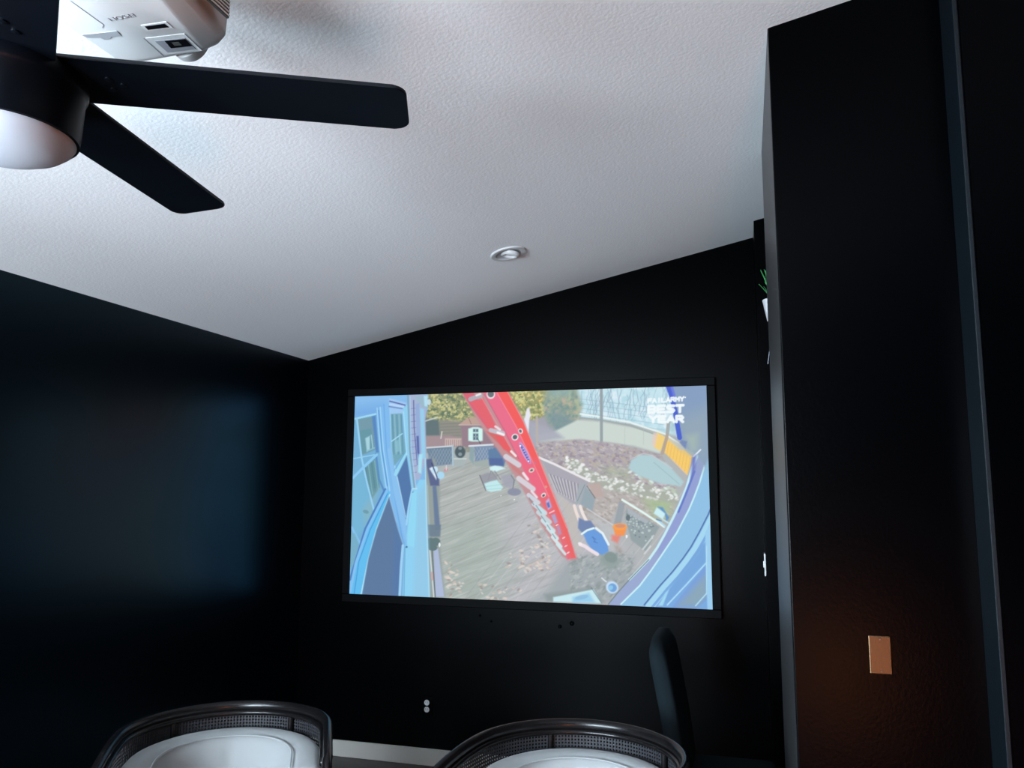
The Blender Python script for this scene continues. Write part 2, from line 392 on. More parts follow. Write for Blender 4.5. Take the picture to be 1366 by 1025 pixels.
# deck rails at the back
poly([(570, 598), (604, 595), (604, 619), (574, 623)], (112, 134, 160))
for k in range(12):
    line([(568 + 4 * k, 622), (580 + 4 * k, 599)], .8, (160, 176, 200), .55)
    line([(580 + 4 * k, 622), (568 + 4 * k, 600)], .8, (160, 176, 200), .45)
poly([(604, 596), (620, 596), (620, 622), (604, 622)], (168, 182, 184), .8)
line([(569, 597.5), (604, 595)], 2, (206, 214, 222)); line([(603.8, 594), (604.3, 621)], 1.8, (170, 196, 216))
oval(614, 603, 7, 8, (74, 90, 100), 0, .9); oval(614, 598, 2.5, 2, (150, 165, 175), 0, .7); oval(614, 606, 2.5, 2.4, (160, 175, 185), 0, .7)
line([(606, 612), (622, 612)], 1.6, (206, 218, 216), .9)
poly([(627, 595), (633, 595), (632, 620), (626, 612)], (142, 166, 176)); poly([(633, 595), (658, 594), (660, 612), (634, 616)], (120, 142, 176))
for k in range(7):
    line([(632 + 4 * k, 614), (642 + 4 * k, 597)], .8, (176, 190, 214), .55); line([(642 + 4 * k, 614), (632 + 4 * k, 597)], .8, (176, 190, 214), .5)
line([(626, 595), (658, 593)], 2.4, (214, 222, 234))
poly([(632, 616), (652, 612), (653, 622), (634, 622)], (160, 174, 172), .9)
# furniture on the deck
poly([(651, 600), (664, 596), (676, 610), (672, 622), (653, 620)], (92, 126, 176)); poly([(652, 611), (670, 611), (672, 621), (653, 621)], (82, 102, 170), .9)
poly([(653, 623), (660, 621), (668, 622), (674, 625), (667, 627), (662, 629), (654, 627)], (206, 240, 248))
for a, b in (((655, 628), (651, 640)), ((660, 628), (668, 640)), ((656, 629), (662, 638))): line([a, b], 1, (120, 125, 140), .8)
poly([(640, 634), (651, 630), (662, 632), (666, 645), (650, 654), (646, 650)], (150, 152, 164), .8); line([(640, 634), (648, 654)], 1.4, (110, 112, 120), .8)
poly([(646, 645), (654, 642), (663, 640), (671, 650), (668, 654), (655, 656), (649, 654)], (190, 232, 240)); line([(648, 649), (668, 646)], 1, (150, 205, 210), .6); line([(649, 653), (669, 651)], 1, (150, 205, 210), .6)
poly([(668, 634), (683, 632), (687, 642), (682, 652), (672, 648)], (164, 164, 182), .85, 2); line([(682, 634), (686, 640), (684, 652)], 1.6, (120, 125, 135), .7)
oval(686, 656, 9, 5, (138, 142, 168), 0, .9); oval(686, 666, .9, .9, (240, 240, 240)); oval(668, 661, .8, .8, (230, 230, 225))
oval(595, 627, 3, 1.6, (215, 130, 150), -.3, .8); line([(595.5, 621), (595.5, 627)], 1.2, (235, 225, 230), .8)
# strip along the house
poly([(567, 612), (580, 612), (587, 648), (586, 720), (593, 800), (568, 800)], (150, 162, 160), 1, 2)
poly([(568, 613), (576, 612), (586, 640), (586, 648), (574, 648)], (92, 102, 150)); poly([(573, 625), (578, 622), (583, 632), (582, 640)], (226, 238, 250))
oval(580, 627, 4, 5, (190, 225, 250), .5); oval(588, 634, 5, 5, (160, 212, 250)); line([(576, 618), (583, 636)], 1.6, (70, 75, 120), .9)
poly([(577, 648), (582, 648), (587, 706), (580, 708)], (104, 124, 162)); line([(570, 648), (573, 716)], 2, (176, 186, 180), .7)
poly([(570, 700), (588, 700), (587, 716), (572, 716)], (108, 128, 150), .9)
poly([(578, 732), (584, 732), (592, 797), (580, 797)], (170, 184, 222)); line([(573, 735), (578, 797)], 1.8, (212, 220, 226), .9); line([(576, 735), (580, 797)], 1.4, (96, 112, 118), .9); line([(575.5, 764), (576, 774)], 2, (220, 160, 160), .9)
oval(574, 725, 7, 7.5, (100, 124, 130)); oval(581, 723, 6, 5.5, (100, 124, 130)); oval(577, 731, 6, 4, (100, 124, 130))
oval(586, 727, 1.3, 3, (230, 238, 245))
# leaf litter
for pts, n, sd in (([(594, 750), (605, 750), (618, 775), (612, 797), (597, 797)], 34, 61), ([(690, 735), (730, 722), (736, 760), (700, 766)], 60, 62), ([(704, 700), (730, 700), (738, 730), (716, 730)], 26, 63),
                   ([(757, 735), (776, 738), (780, 768), (758, 770)], 26, 64), ([(640, 780), (700, 785), (690, 803), (640, 800)], 22, 65), ([(676, 735), (700, 735), (700, 760), (676, 760)], 14, 66)):
    dots(pts, n, 1.25, [(226, 212, 202), (205, 190, 182), (160, 150, 150), (216, 214, 208)], sd, .8, 1.9)
# right yard by the deck edge
poly([(757, 745), (815, 738), (845, 742), (846, 772), (822, 806), (700, 806), (730, 785)], (158, 168, 174), .85, 8)
poly([(745, 655), (770, 680), (775, 735), (766, 735)], (196, 190, 184), .7, 4)
poly([(786, 686), (826, 706), (818, 735), (800, 705)], (190, 196, 202), .8, 4)
speck([(760, 742), (846, 735), (848, 770), (822, 800), (760, 800)], [(188, 194, 194), (136, 148, 150)], 3.5, 71, .5, .8, .7, -.6, 1.6)
# stair rail
RAIL = [(722, 612), (786, 643), (768, 674), (742, 656)]
poly(RAIL, (172, 170, 182), 1, 1.5)
for k in range(11): line([(732 + k * 4.6, 632 + k * 1.6), (742 + k * 3.6, 655 + k * 1.9)], 1.2, (206, 204, 210), .85); 
for k in range(11): line([(734 + k * 4.6, 632 + k * 1.6), (744 + k * 3.6, 655 + k * 1.9)], .9, (120, 120, 134), .7)
poly([(772, 645), (782, 643), (777, 672), (767, 672)], (166, 174, 184)); line([(780, 646), (770, 668)], 1, (130, 138, 148), .8)
poly([(781, 648), (794, 664), (790, 682), (774, 672)], (152, 168, 180)); poly([(784, 646), (800, 643), (806, 662), (794, 664)], (190, 172, 168), 1, 2)
line([(783, 648), (794, 664)], 1, (90, 95, 100), .8)
line([(719, 610), (740, 619), (786, 641)], 3, (234, 232, 236))
line([(783, 678), (818, 700)], 1.6, (214, 216, 222), .7)
# lattice rail on the right
poly([(826, 668), (834, 671), (828, 700), (819, 698)], (156, 164, 174)); poly([(836, 676), (880, 702), (862, 735), (842, 720), (834, 690)], (150, 164, 170))
g = np.random.default_rng(8)
for k in range(60):
    x = g.uniform(836, 872); y = 680 + (x - 836) * .5 + g.uniform(0, 28); oval(x, y, 1.2, 1, (205, 218, 222) if k % 3 else (110, 124, 132), .5, .7, .8)
poly([(836, 676), (866, 694), (862, 698), (838, 684)], (176, 184, 192), .9)
line([(830, 666), (858, 683), (878, 696), (886, 702)], 2.8, (226, 248, 244))
oval(838, 690, 3, 4, (96, 110, 120), 0, .8)
line([(858, 732), (872, 714)], 2.4, (224, 232, 234), .6); line([(860, 738), (868, 728)], 2, (224, 232, 234), .6)
poly([(876, 676), (888, 684), (884, 692), (872, 684)], (200, 238, 248)); poly([(877, 675), (884, 676), (893, 690), (889, 695), (887, 684)], (88, 146, 216))
line([(878, 693), (887, 701)], 2.4, (170, 214, 244)); line([(884, 692), (892, 697)], 1.8, (190, 225, 245)); line([(876, 692), (882, 694)], 1.6, (90, 130, 190))
# bucket
poly([(818, 703), (836, 703), (833, 714), (821, 714)], (250, 152, 84)); oval(827, 702, 9.4, 4.6, (252, 162, 84)); oval(827.5, 701, 6.6, 2.6, (214, 150, 120)); poly([(816, 713), (828, 714), (824, 724), (816, 720)], (236, 132, 120), .9, 2); oval(836, 715, 1.4, 2.2, (236, 240, 244))
# person lying on the deck
poly([(800, 738), (822, 738), (828, 752), (812, 760), (802, 752)], (146, 162, 160), .9, 4); oval(815, 743, 9, 7, (132, 150, 150), .4, .9)
line([(766, 674), (769, 684), (773, 694)], 4, (238, 222, 216)); line([(774, 675), (777, 684), (782, 694)], 4, (238, 228, 224))
poly([(772, 690), (780, 694), (788, 694), (795, 704), (777, 711), (771, 704)], (112, 132, 184))
poly([(778, 712), (791, 704), (803, 712), (811, 726), (812, 735), (804, 740), (793, 737), (783, 724)], (96, 152, 236))
line([(776, 712), (783, 707), (792, 704)], 2.6, (222, 246, 252)); line([(795, 704), (804, 711), (812, 726)], 3, (226, 242, 250))
for a, b in (((790, 716), (795, 719)), ((792, 722), (797, 724)), ((791, 716), (794, 722))): line([a, b], 1, (70, 110, 190), .7)
line([(774, 726), (780, 728), (787, 733), (797, 739)], 4.6, (238, 224, 232)); oval(774, 725, 3, 2, (244, 236, 240), .4)
# bowl and low table
oval(817, 783.5, 8.6, 8, (196, 220, 252), .8); oval(817.5, 784, 6, 5.6, (104, 160, 232), .8); oval(815, 784, 3, 3.4, (130, 196, 244), .8); line([(803, 771), (809, 776)], 1.6, (228, 238, 244), .9)
poly([(726, 793), (790, 784), (806, 803), (730, 803)], (140, 152, 156), .8, 3)
poly([(738, 797), (788, 787), (792, 786), (803, 805), (738, 803)], (196, 232, 242)); poly([(764, 797), (786, 791), (794, 804), (764, 804)], (132, 196, 248), .8, 2); oval(776, 797, 9, 3, (120, 170, 220), -.2, .5)
line([(789, 784), (803, 805)], 1, (90, 110, 120), .7)
# ladder
LW = [(616, 524), (646, 523), (690, 606), (720, 662), (757, 745), (750, 742), (722, 700), (696, 650), (672, 612), (640, 566)]
poly(LW, (196, 148, 152), 1, 1.5)
poly([(617, 524), (632, 524), (662, 574), (650, 572), (630, 545)], (222, 104, 122)); poly([(628, 536), (645, 532), (664, 573), (652, 571)], (232, 104, 116))
poly([(648, 575), (668, 580), (690, 612), (678, 604)], (214, 112, 112)); poly([(660, 580), (672, 582), (684, 602), (672, 600)], (238, 96, 104), .9)
poly([(676, 612), (700, 632), (694, 634), (684, 626)], (206, 130, 132), .9); poly([(696, 634), (706, 648), (712, 660), (704, 650)], (226, 106, 116), .9)
FACE = [(645, 524), (677, 522), (698, 562), (718, 610), (738, 660), (755, 700), (768, 744), (757, 746), (740, 700), (716, 660), (690, 610), (668, 568)]
poly(FACE, (238, 112, 142))
poly([(663, 523), (677, 522), (698, 562), (718, 610), (738, 660), (755, 700), (768, 744), (762, 744), (748, 700), (732, 660), (706, 608), (690, 570)], (248, 98, 98))
poly([(690, 610), (718, 612), (738, 660), (716, 660)], (240, 104, 126), .6, 4); poly([(716, 660), (738, 660), (768, 744), (758, 746)], (232, 110, 112), .7, 4)
line([(663, 524), (688, 568), (706, 606), (732, 662)], 1, (252, 150, 160), .8); line([(646, 526), (672, 572), (692, 612)], 1, (170, 110, 130), .7)
line([(641, 528), (668, 574), (686, 606)], 1, (250, 160, 170), .6)
oval(655, 526.5, 5.6, 6, (236, 226, 230)); oval(655, 526, 4.2, 4.4, (110, 118, 124))
oval(694.5, 575, 3, 3.6, (236, 226, 230), -.4); oval(694.2, 575, 1.8, 2.3, (110, 112, 124), -.4)
oval(687, 583, 4.6, 4.4, (240, 232, 236), -.6); oval(687, 583, 3.2, 2.9, (96, 104, 112), -.6)
oval(700.5, 604, 3.6, 15.5, (206, 176, 228), -.47); oval(700.5, 604, 2.4, 14, (150, 128, 218), -.47); line([(694, 593), (706, 616)], 1.5, (78, 76, 178), .9); oval(694, 594.5, 1.4, 1.4, (240, 240, 250)); oval(705, 615, 1, 1.2, (236, 236, 248))
for k in range(5): line([(696.5 + 1.7 * k, 599 + 3.2 * k), (698.6 + 1.7 * k, 598 + 3.2 * k)], .7, (226, 220, 246), .9)
oval(713, 617.5, 1.6, 2, (215, 120, 140), -.4); oval(709, 627, 4, 3, (226, 200, 196), -.5); oval(709, 627, 2, 1.4, (110, 100, 104), -.5)
oval(728, 649, 2, 1.8, (226, 150, 140), -.5); oval(725, 660, 3.6, 2.8, (232, 216, 216), -.7); oval(725, 660.6, 2, 1.5, (96, 96, 110), -.7)
poly([(728, 668), (732, 664), (736, 676), (731, 680)], (196, 176, 226)); poly([(729, 671), (732, 669), (734, 676), (731, 677)], (84, 110, 204))
line([(733, 684), (739, 681)], 1.6, (244, 214, 222), .9); poly([(735, 687), (740, 685), (744, 696), (740, 699)], (176, 164, 204)); poly([(742, 702), (746, 700), (749, 712), (745, 714)], (182, 156, 190), .9)
for a in ((743, 700), (752, 717), (755, 728), (758, 737)): oval(a[0], a[1], 2.4, .9, (246, 214, 214), -.5, .9)
for a, b, w, c in (((628, 533), (641, 528), 6, (176, 178, 190)), ((636, 528), (641, 526), 2.6, (244, 232, 236)), ((655, 574), (671, 578), 6, (196, 194, 206)), ((661, 569), (667, 573), 3, (240, 226, 234)), ((664, 577), (672, 580), 3, (248, 244, 248)),
                   ((675, 609), (692, 620), 7, (214, 210, 220)), ((682, 602), (688, 608), 3, (246, 236, 240)), ((692, 638), (711, 652), 7, (216, 212, 222)), ((698, 631), (704, 639), 3.4, (246, 232, 240)),
                   ((705, 660), (718, 670), 5.5, (206, 214, 226)), ((709, 655), (716, 663), 3, (240, 226, 234)), ((712, 672), (727, 684), 6, (206, 218, 228)), ((719, 676), (726, 684), 3, (188, 226, 240)), ((718, 683), (733, 696), 6, (200, 216, 224)),
                   ((724, 694), (738, 708), 6, (204, 228, 238)), ((731, 704), (743, 718), 5, (206, 232, 240)), ((737, 716), (748, 729), 4.4, (214, 234, 240)), ((743, 726), (754, 739), 3.4, (206, 232, 236))):
    line([a, b], w, c, .95, 1.2)
for a, b in (((706, 664), (712, 673)), ((715, 674), (722, 684)), ((722, 688), (728, 696)), ((730, 700), (734, 706)), ((737, 712), (741, 718))): line([a, b], 1.4, (110, 140, 152), .7)
line([(677, 523), (698, 562), (718, 610), (738, 660), (756, 704)], 1, (255, 176, 160), .6)
poly([(699, 560), (703, 545), (706, 544), (708, 555), (706, 560), (705, 577)], (232, 232, 246))
# house on the left: bay windows and siding
HB = [(460, 520), (571, 520), (571, 545), (567, 560), (569, 612), (568, 650), (570, 710), (573, 805), (455, 805)]
poly(HB, (118, 182, 246))
poly([(470, 527), (545, 525), (540, 545), (505, 562), (470, 558)], (124, 184, 250), .9, 4); poly([(470, 545), (512, 540), (505, 560), (470, 560)], (96, 160, 240), .6, 8)
# siding wall
poly([(547, 526), (571, 527), (568, 560), (569, 612), (560, 640), (553, 640)], (164, 178, 218)); 
for k in range(11): line([(548, 546 + 8.5 * k), (556, 545 + 8.5 * k)], .8, (110, 120, 180), .7)
poly([(554, 530), (572, 528), (570, 544), (565, 545)], (150, 184, 208)); poly([(566, 529), (571, 528), (571, 543), (567, 542)], (170, 222, 250)); oval(573, 537, 2.6, 4, (200, 224, 240), 0, .9)
line([(552.5, 535), (553, 570), (557, 620)], 1.3, (84, 92, 168), .9)
poly([(555, 540), (560, 538), (562, 600), (557, 620)], (140, 168, 226)); poly([(561, 545), (566, 546), (568, 612), (563, 612)], (140, 204, 246))
poly([(556, 582), (559, 582), (560, 612), (557, 604)], (80, 96, 180)); poly([(559, 606), (564, 606), (562, 632), (558, 630)], (158, 226, 252))
# lower wall
poly([(551, 656), (560, 640), (568, 640), (570, 710), (572, 805), (535, 805), (540, 725)], (130, 206, 254)); poly([(556, 660), (568, 645), (572, 805), (550, 805)], (138, 196, 240), .8, 4)
line([(567.5, 612), (569, 700), (572, 800)], 1.6, (176, 220, 246), .8)
# posts
poly([(508, 545), (522, 538), (524, 600), (530, 640), (543, 728), (537, 728), (516, 655), (510, 600)], (116, 182, 252))
for p, c in ((((504, 545), (508, 600), (516, 655)), (150, 214, 255)), (((508, 544), (512, 600), (520, 655)), (150, 214, 255)), (((506, 548), (510, 600), (517, 648)), (80, 146, 226)), (((513, 540), (516, 600), (524, 650), (538, 728)), (96, 166, 240)), (((521, 540), (523, 600), (529, 634), (537, 668)), (160, 220, 255)), (((519, 662), (530, 705), (538, 728)), (156, 208, 255))):
    line(p, 1.5, c, .9)
poly([(517, 600), (521, 597), (528, 632), (541, 690), (542, 728), (535, 700), (524, 655)], (128, 190, 252), .8)
# second window
poly([(520, 532), (543, 538), (541, 552), (537, 553), (521, 553)], (150, 196, 252)); line([(521, 536), (541, 541)], 1.8, (92, 100, 184)); line([(521, 540), (540, 543.5)], 2, (180, 212, 255)); line([(520, 543), (539, 546)], 1.6, (100, 134, 210)); line([(541, 541), (541, 552)], 1.2, (96, 110, 190), .8)
poly([(522, 553), (537, 552), (539, 580), (542, 604), (526, 622), (523, 600)], (108, 166, 196))
for k in range(5): line([(524 + 3 * k, 554), (526 + 3 * k, 606)], 1.2, ((150, 195, 215) if k % 2 else (78, 138, 176)), .7)
line([(523, 589), (537, 579)], 1.6, (150, 214, 250)); line([(533, 580), (535, 604)], 1.2, (140, 205, 240), .8); poly([(527, 590), (533, 586), (534, 602), (528, 604)], (130, 190, 215), .8)
line([(543, 605), (528, 633)], 4.4, (140, 214, 252)); line([(541, 604), (526, 628)], 1, (90, 160, 225), .8)
poly([(538, 545), (545, 540), (547, 610), (552, 655), (548, 655), (543, 612)], (132, 204, 252)); line([(539, 550), (543, 608), (549, 652)], 1.2, (170, 226, 255), .8)
line([(545, 528), (547, 600), (553, 652)], 2, (128, 160, 180), .9); line([(548, 530), (549, 600), (555, 650)], 1.4, (180, 200, 235), .8)
poly([(543, 608), (546, 628), (549, 652), (545, 676), (541, 692), (537, 670), (530, 635)], (76, 116, 184)); line([(530, 636), (537, 670), (541, 690)], 1, (170, 215, 252), .9)
line([(550, 653), (545, 677), (542, 700)], 2.4, (144, 208, 255)); line([(556, 652), (551, 652)], 2, (170, 222, 252)); oval(551, 657, 1.1, 1.3, (70, 110, 160))
poly([(550, 657), (556, 655), (555, 690), (552, 730), (543, 728), (545, 690)], (132, 214, 255))
# first window
poly([(474, 558), (502, 553), (506, 600), (513, 652), (497, 685), (484, 712), (467, 766), (465, 640)], (104, 172, 226))
poly([(478, 560), (500, 556), (502, 600), (483, 608)], (112, 154, 176)); poly([(480, 575), (496, 572), (500, 600), (483, 606)], (96, 150, 172), .9)
poly([(488, 585), (494, 582), (494, 600), (490, 603)], (160, 208, 230)); line([(496, 581), (498, 598)], 1.6, (150, 200, 224)); line([(490, 602), (500, 598)], 2, (130, 190, 220), .8)
poly([(497, 556), (502, 555), (506, 604), (502, 604)], (78, 132, 208))
poly([(486, 626), (501, 612), (507, 650), (495, 668)], (96, 148, 168)); 
for k in range(4): line([(488 + 4 * k, 624 - 3 * k), (493 + 4 * k, 662 - 3 * k)], 1.6, (120, 178, 200) if k % 2 else (84, 134, 160), .8)
line([(502, 606), (506, 640), (512, 654)], 2.6, (76, 130, 205), .8)
poly([(471, 640), (484, 628), (498, 682), (486, 706), (470, 720)], (106, 180, 226), .9, 2); poly([(484, 680), (497, 660), (505, 650), (498, 684), (488, 704)], (140, 178, 190), .5, 4); oval(488, 683, 4, 2.4, (90, 140, 160), .3, .6)
line([(472, 560), (502, 553)], 2.4, (150, 214, 255)); line([(477, 559), (483, 612), (490, 645), (499, 682)], 2.4, (140, 206, 255)); line([(471, 612.5), (500, 607)], 1.4, (140, 206, 252)); line([(471, 638), (485, 624), (503, 607)], 3.4, (128, 198, 255))
line([(469, 704), (481, 728)], 3, (120, 190, 250)); poly([(467, 712), (473, 712), (480, 730), (470, 755), (465, 760)], (110, 172, 205), .8)
# sill and dark lower panels
SILL = [(514, 652), (520, 656), (520, 664), (501, 708), (491, 745), (481, 800), (463, 800), (467, 774), (487, 706)]
poly(SILL, (82, 188, 255)); line([(514, 653), (487, 706), (466, 774)], 3, (70, 124, 206)); line([(516, 655), (490, 706), (474, 752), (466, 790)], 3.4, (118, 190, 255)); line([(517, 659), (494, 706), (478, 750), (471, 795)], 1.2, (60, 140, 226), .8); line([(520, 660), (502, 706), (491, 745), (480, 797)], 1.8, (166, 222, 255))
poly([(519, 663), (530, 705), (537, 728), (534, 756), (531, 800), (481, 800), (491, 745), (502, 707)], (88, 118, 168)); poly([(526, 700), (536, 728), (533, 800), (522, 800)], (76, 116, 186), .7, 5)
line([(537, 728), (534.5, 756), (532, 800)], 3.4, (146, 206, 255)); line([(540, 730), (538, 800)], 1, (90, 160, 215), .8); oval(542, 730, 1.3, 1.3, (60, 110, 160))
# right-hand window frame: curved bands
L1 = [(936, 590), (931, 604), (923, 623), (916, 648), (907, 671), (897, 692), (887, 712), (877, 730), (866, 746), (840, 773), (825, 790), (812, 806)]
L2 = [(947, 585), (943, 604), (939, 622), (933, 643), (926, 662), (919, 679), (903, 710), (881, 743), (868, 762), (854, 781), (829, 806)]
L3 = [(950, 672), (945, 685), (933, 709), (922, 729), (911, 745), (897, 763), (881, 781), (860, 807)]
poly(L1 + [(830, 830), (970, 830), (970, 580)], (150, 166, 216)); poly(L1[:8] + L2[7::-1], (140, 152, 222), .8, 4)
poly(L2 + [(830, 830), (970, 830), (970, 580)], (134, 190, 240)); poly(L3 + [(860, 830), (970, 830), (970, 680)], (112, 166, 238))
line(L1[:10], 3.2, (196, 236, 250)); line([(926, 628), (914, 660), (905, 682)], 3, (84, 108, 214), .8); line(L1[8:], 1.4, (120, 134, 138), .9); line(L2, 2.2, (194, 238, 252))
line([(x + 5, y + 2) for x, y in L3], 7, (160, 218, 252), .9); line(L3, 1.6, (74, 108, 180)); line([(x + 13, y + 4) for x, y in L3[1:]], 1.6, (150, 202, 252), .9)
poly([(936, 726), (942, 722), (943, 746), (892, 804), (880, 804)], (108, 162, 234), .9); poly([(889, 790), (893, 787), (885, 808), (879, 808)], (150, 214, 252))
poly([(943, 752), (944, 800), (930, 812), (896, 812)], (112, 156, 232)); poly([(943, 766), (944, 794), (930, 808), (906, 808)], (138, 166, 186), .9, 5)
line([(943, 750), (916, 780), (891, 807)], 2, (162, 216, 254)); line([(943, 792), (929, 808)], 1.8, (166, 216, 240))
poly([(941, 710), (950, 690), (953, 815), (945, 815), (943, 770)], (146, 202, 250)); line([(943, 728), (943.5, 792)], 1.2, (176, 226, 246), .9)
# dark post top right, broadcast lettering
poly([(889, 510), (946, 508), (948, 600), (940, 622), (930, 606), (912, 596), (906, 586), (900, 552)], (130, 156, 200), 1, 1.5)
poly([(896, 560), (948, 540), (948, 600), (936, 622), (928, 604), (910, 592)], (148, 168, 186), .8, 12); poly([(914, 580), (930, 578), (930, 600), (920, 604)], (170, 190, 180), .7, 5)
line([(890, 514), (895, 528), (900, 550), (906, 583)], 6.4, (68, 92, 226)); line([(895, 516), (899, 530)], 4, (96, 110, 240), .8)
line([(925, 608), (934, 599)], 2, (226, 232, 246)); poly([(923, 610), (928, 606), (927, 624), (921, 640)], (104, 112, 206), .9, 2); poly([(908, 586), (916, 588), (914, 598), (906, 590)], (112, 130, 190), .8)
GLY = {'F': [[(0, 1), (0, 0), (1, 0)], [(0, .5), (.8, .5)]], 'A': [[(0, 1), (.5, 0), (1, 1)], [(.2, .65), (.8, .65)]], 'I': [[(.5, 0), (.5, 1)]], 'L': [[(0, 0), (0, 1), (1, 1)]],
       'R': [[(0, 1), (0, 0), (.8, 0), (1, .25), (.8, .5), (0, .5)], [(.5, .5), (1, 1)]], 'M': [[(0, 1), (0, 0), (.5, .6), (1, 0), (1, 1)]], 'Y': [[(0, 0), (.5, .5), (1, 0)], [(.5, .5), (.5, 1)]],
       'B': [[(0, 0), (0, 1), (.8, 1), (1, .75), (.8, .5), (.8, .5), (1, .25), (.8, 0), (0, 0)], [(0, .5), (.8, .5)]], 'E': [[(1, 0), (0, 0), (0, 1), (1, 1)], [(0, .5), (.85, .5)]], 'S': [[(1, .05), (.2, 0), (0, .22), (.2, .46), (.8, .54), (1, .78), (.8, 1), (0, .95)]], 'T': [[(0, 0), (1, 0)], [(.5, 0), (.5, 1)]]}
def letters(s, x0, x1, y0, y1, w, dy):
    n = len(s); cw = (x1 - x0) / n
    for i, ch in enumerate(s):
        for st in GLY[ch]:
            line([(x0 + cw * (i + .12 + .72 * a), y0 + dy * (i + a) / n + (y1 - y0) * b) for a, b in st], w, (242, 250, 254), .96, .9)
letters('FAILARMY', 863, 912, 532, 537, 2.1, -3); letters('BEST', 863, 912.5, 541.5, 550, 3.7, -1.5); letters('YEAR', 865, 912, 555, 562.5, 3.7, -.5)
oval(913, 529.6, 1, .8, (236, 244, 252))
lum = IMG.mean(axis=2, keepdims=True); bl_ = np.clip((IMG[..., 2:3] - IMG[..., 0:1]) / 90.0, 0, 1); IMG = lum + (IMG - lum) * (0.95 - 0.14 * bl_); IMG = IMG + bl_ * np.array([2., 5., 0.])
s_ = np.clip(IMG / 255.0, 0, 1); LIN = np.where(s_ <= 0.04045, s_ / 12.92, ((s_ + 0.055) / 1.055) ** 2.4)
SX0, SZ0, SW = 0.3589, 0.9649, 2.1759; SH = SW * 9 / 16
screen = empty('projection_screen', (SX0 + SW / 2, 0.0, SZ0))
tag(screen, 'wide wall-mounted projection screen with black frame, showing a red ladder on a deck', 'projection screen')
nv = (GW + 1) * (GH + 1); co = np.zeros((nv, 3))
co[:, 0] = (uu.ravel() - 0.5) * SW; co[:, 1] = -0.030; co[:, 2] = (1 - vv.ravel()) * SH
idx = np.arange(nv).reshape(GH + 1, GW + 1)
quads = np.stack([idx[1:, :-1], idx[1:, 1:], idx[:-1, 1:], idx[:-1, :-1]], -1).reshape(-1, 4)
me = bpy.data.meshes.new('screen_surface'); me.from_pydata(co.tolist(), [], quads.tolist()); me.update()
ca = me.color_attributes.new('picture', 'FLOAT_COLOR', 'POINT')
buf = np.ones((nv, 4), np.float32); buf[:, :3] = LIN.reshape(-1, 3); ca.data.foreach_set('color', buf.ravel())
ms = bpy.data.materials.new('lit_screen_picture'); ms.use_nodes = True; nt = ms.node_tree; b = nt.nodes['Principled BSDF']
at = nt.nodes.new('ShaderNodeAttribute'); at.attribute_name = 'picture'
b.inputs['Base Color'].default_value = (0.0, 0.0, 0.0, 1); b.inputs['Specular IOR Level'].default_value = 0.0
nt.links.new(at.outputs['Color'], b.inputs['Emission Color']); b.inputs['Emission Strength'].default_value = 1.0
surf = link('screen_surface', me, ms, screen); surf['label'] = 'glowing picture of a ladder fallen on a wooden deck'
for nm, a in (('frame_rail', (-SW / 2 - 0.048, SW / 2 + 0.048, SH, SH + 0.048)), ('frame_rail', (-SW / 2 - 0.048, SW / 2 + 0.048, -0.048, 0)),
              ('frame_stile', (-SW / 2 - 0.048, -SW / 2, 0, SH)), ('frame_stile', (SW / 2, SW / 2 + 0.048, 0, SH))):
    bm = bmesh.new(); box(bm, a[0], a[1], -0.042, -0.002, a[2], a[3], 0.004)
    build(nm, bm, M_VELVET, screen)
bm = bmesh.new(); box(bm, -SW / 2, SW / 2, -0.028, -0.002, 0, SH); build('backing_board', bm, M_VELVET, screen)
# ------------------------------------------------------------------ ceiling fan
FC = Vector((1.553, -3.639, 0))
fan = empty('ceiling_fan', (FC.x, FC.y, 2.3))
tag(fan, 'black five-blade ceiling fan with a round frosted light, hanging near the projector', 'ceiling fan')
ctop = cz(FC.x) - 2.3
bm = bmesh.new()
lathe(bm, [(0, .205), (.035, .205), (.052, .195), (.060, .17), (.062, .055), (.066, .05), (.074, .042), (.078, .03), (.078, .019), (0, .019)], 56)
build('motor_housing', bm, M_FAN, fan, True, 40)
bm = bmesh.new()
lathe(bm, [(0, .02), (.105, .02), (.122, .012), (.126, .0), (.1255, -.018), (.124, -.022), (.1215, -.026), (.119, -.09), (.117, -.107), (.108, -.109), (0, -.109)], 64)
build('light_housing', bm, M_FAN, fan, True, 35)
bm = bmesh.new()
lathe(bm, [(.1125, -.100), (.1125, -.108), (.108, -.116), (.095, -.127), (.075, -.136), (.05, -.142), (.025, -.145), (0, -.146)], 64)
build('light_dome', bm, M_DOME, fan, True)['label'] = 'frosted white dome light, switched off'
bm = bmesh.new(); lathe(bm, [(0, .21), (.016, .21), (.016, ctop - .03), (0, ctop - .03)], 24); build('downrod', bm, M_FAN, fan, True, 40)
bm = bmesh.new(); lathe(bm, [(0, ctop - .075), (.04, ctop - .075), (.065, ctop - .05), (.068, ctop + .02), (0, ctop + .02)], 40); build('canopy', bm, M_FAN, fan, True, 40)
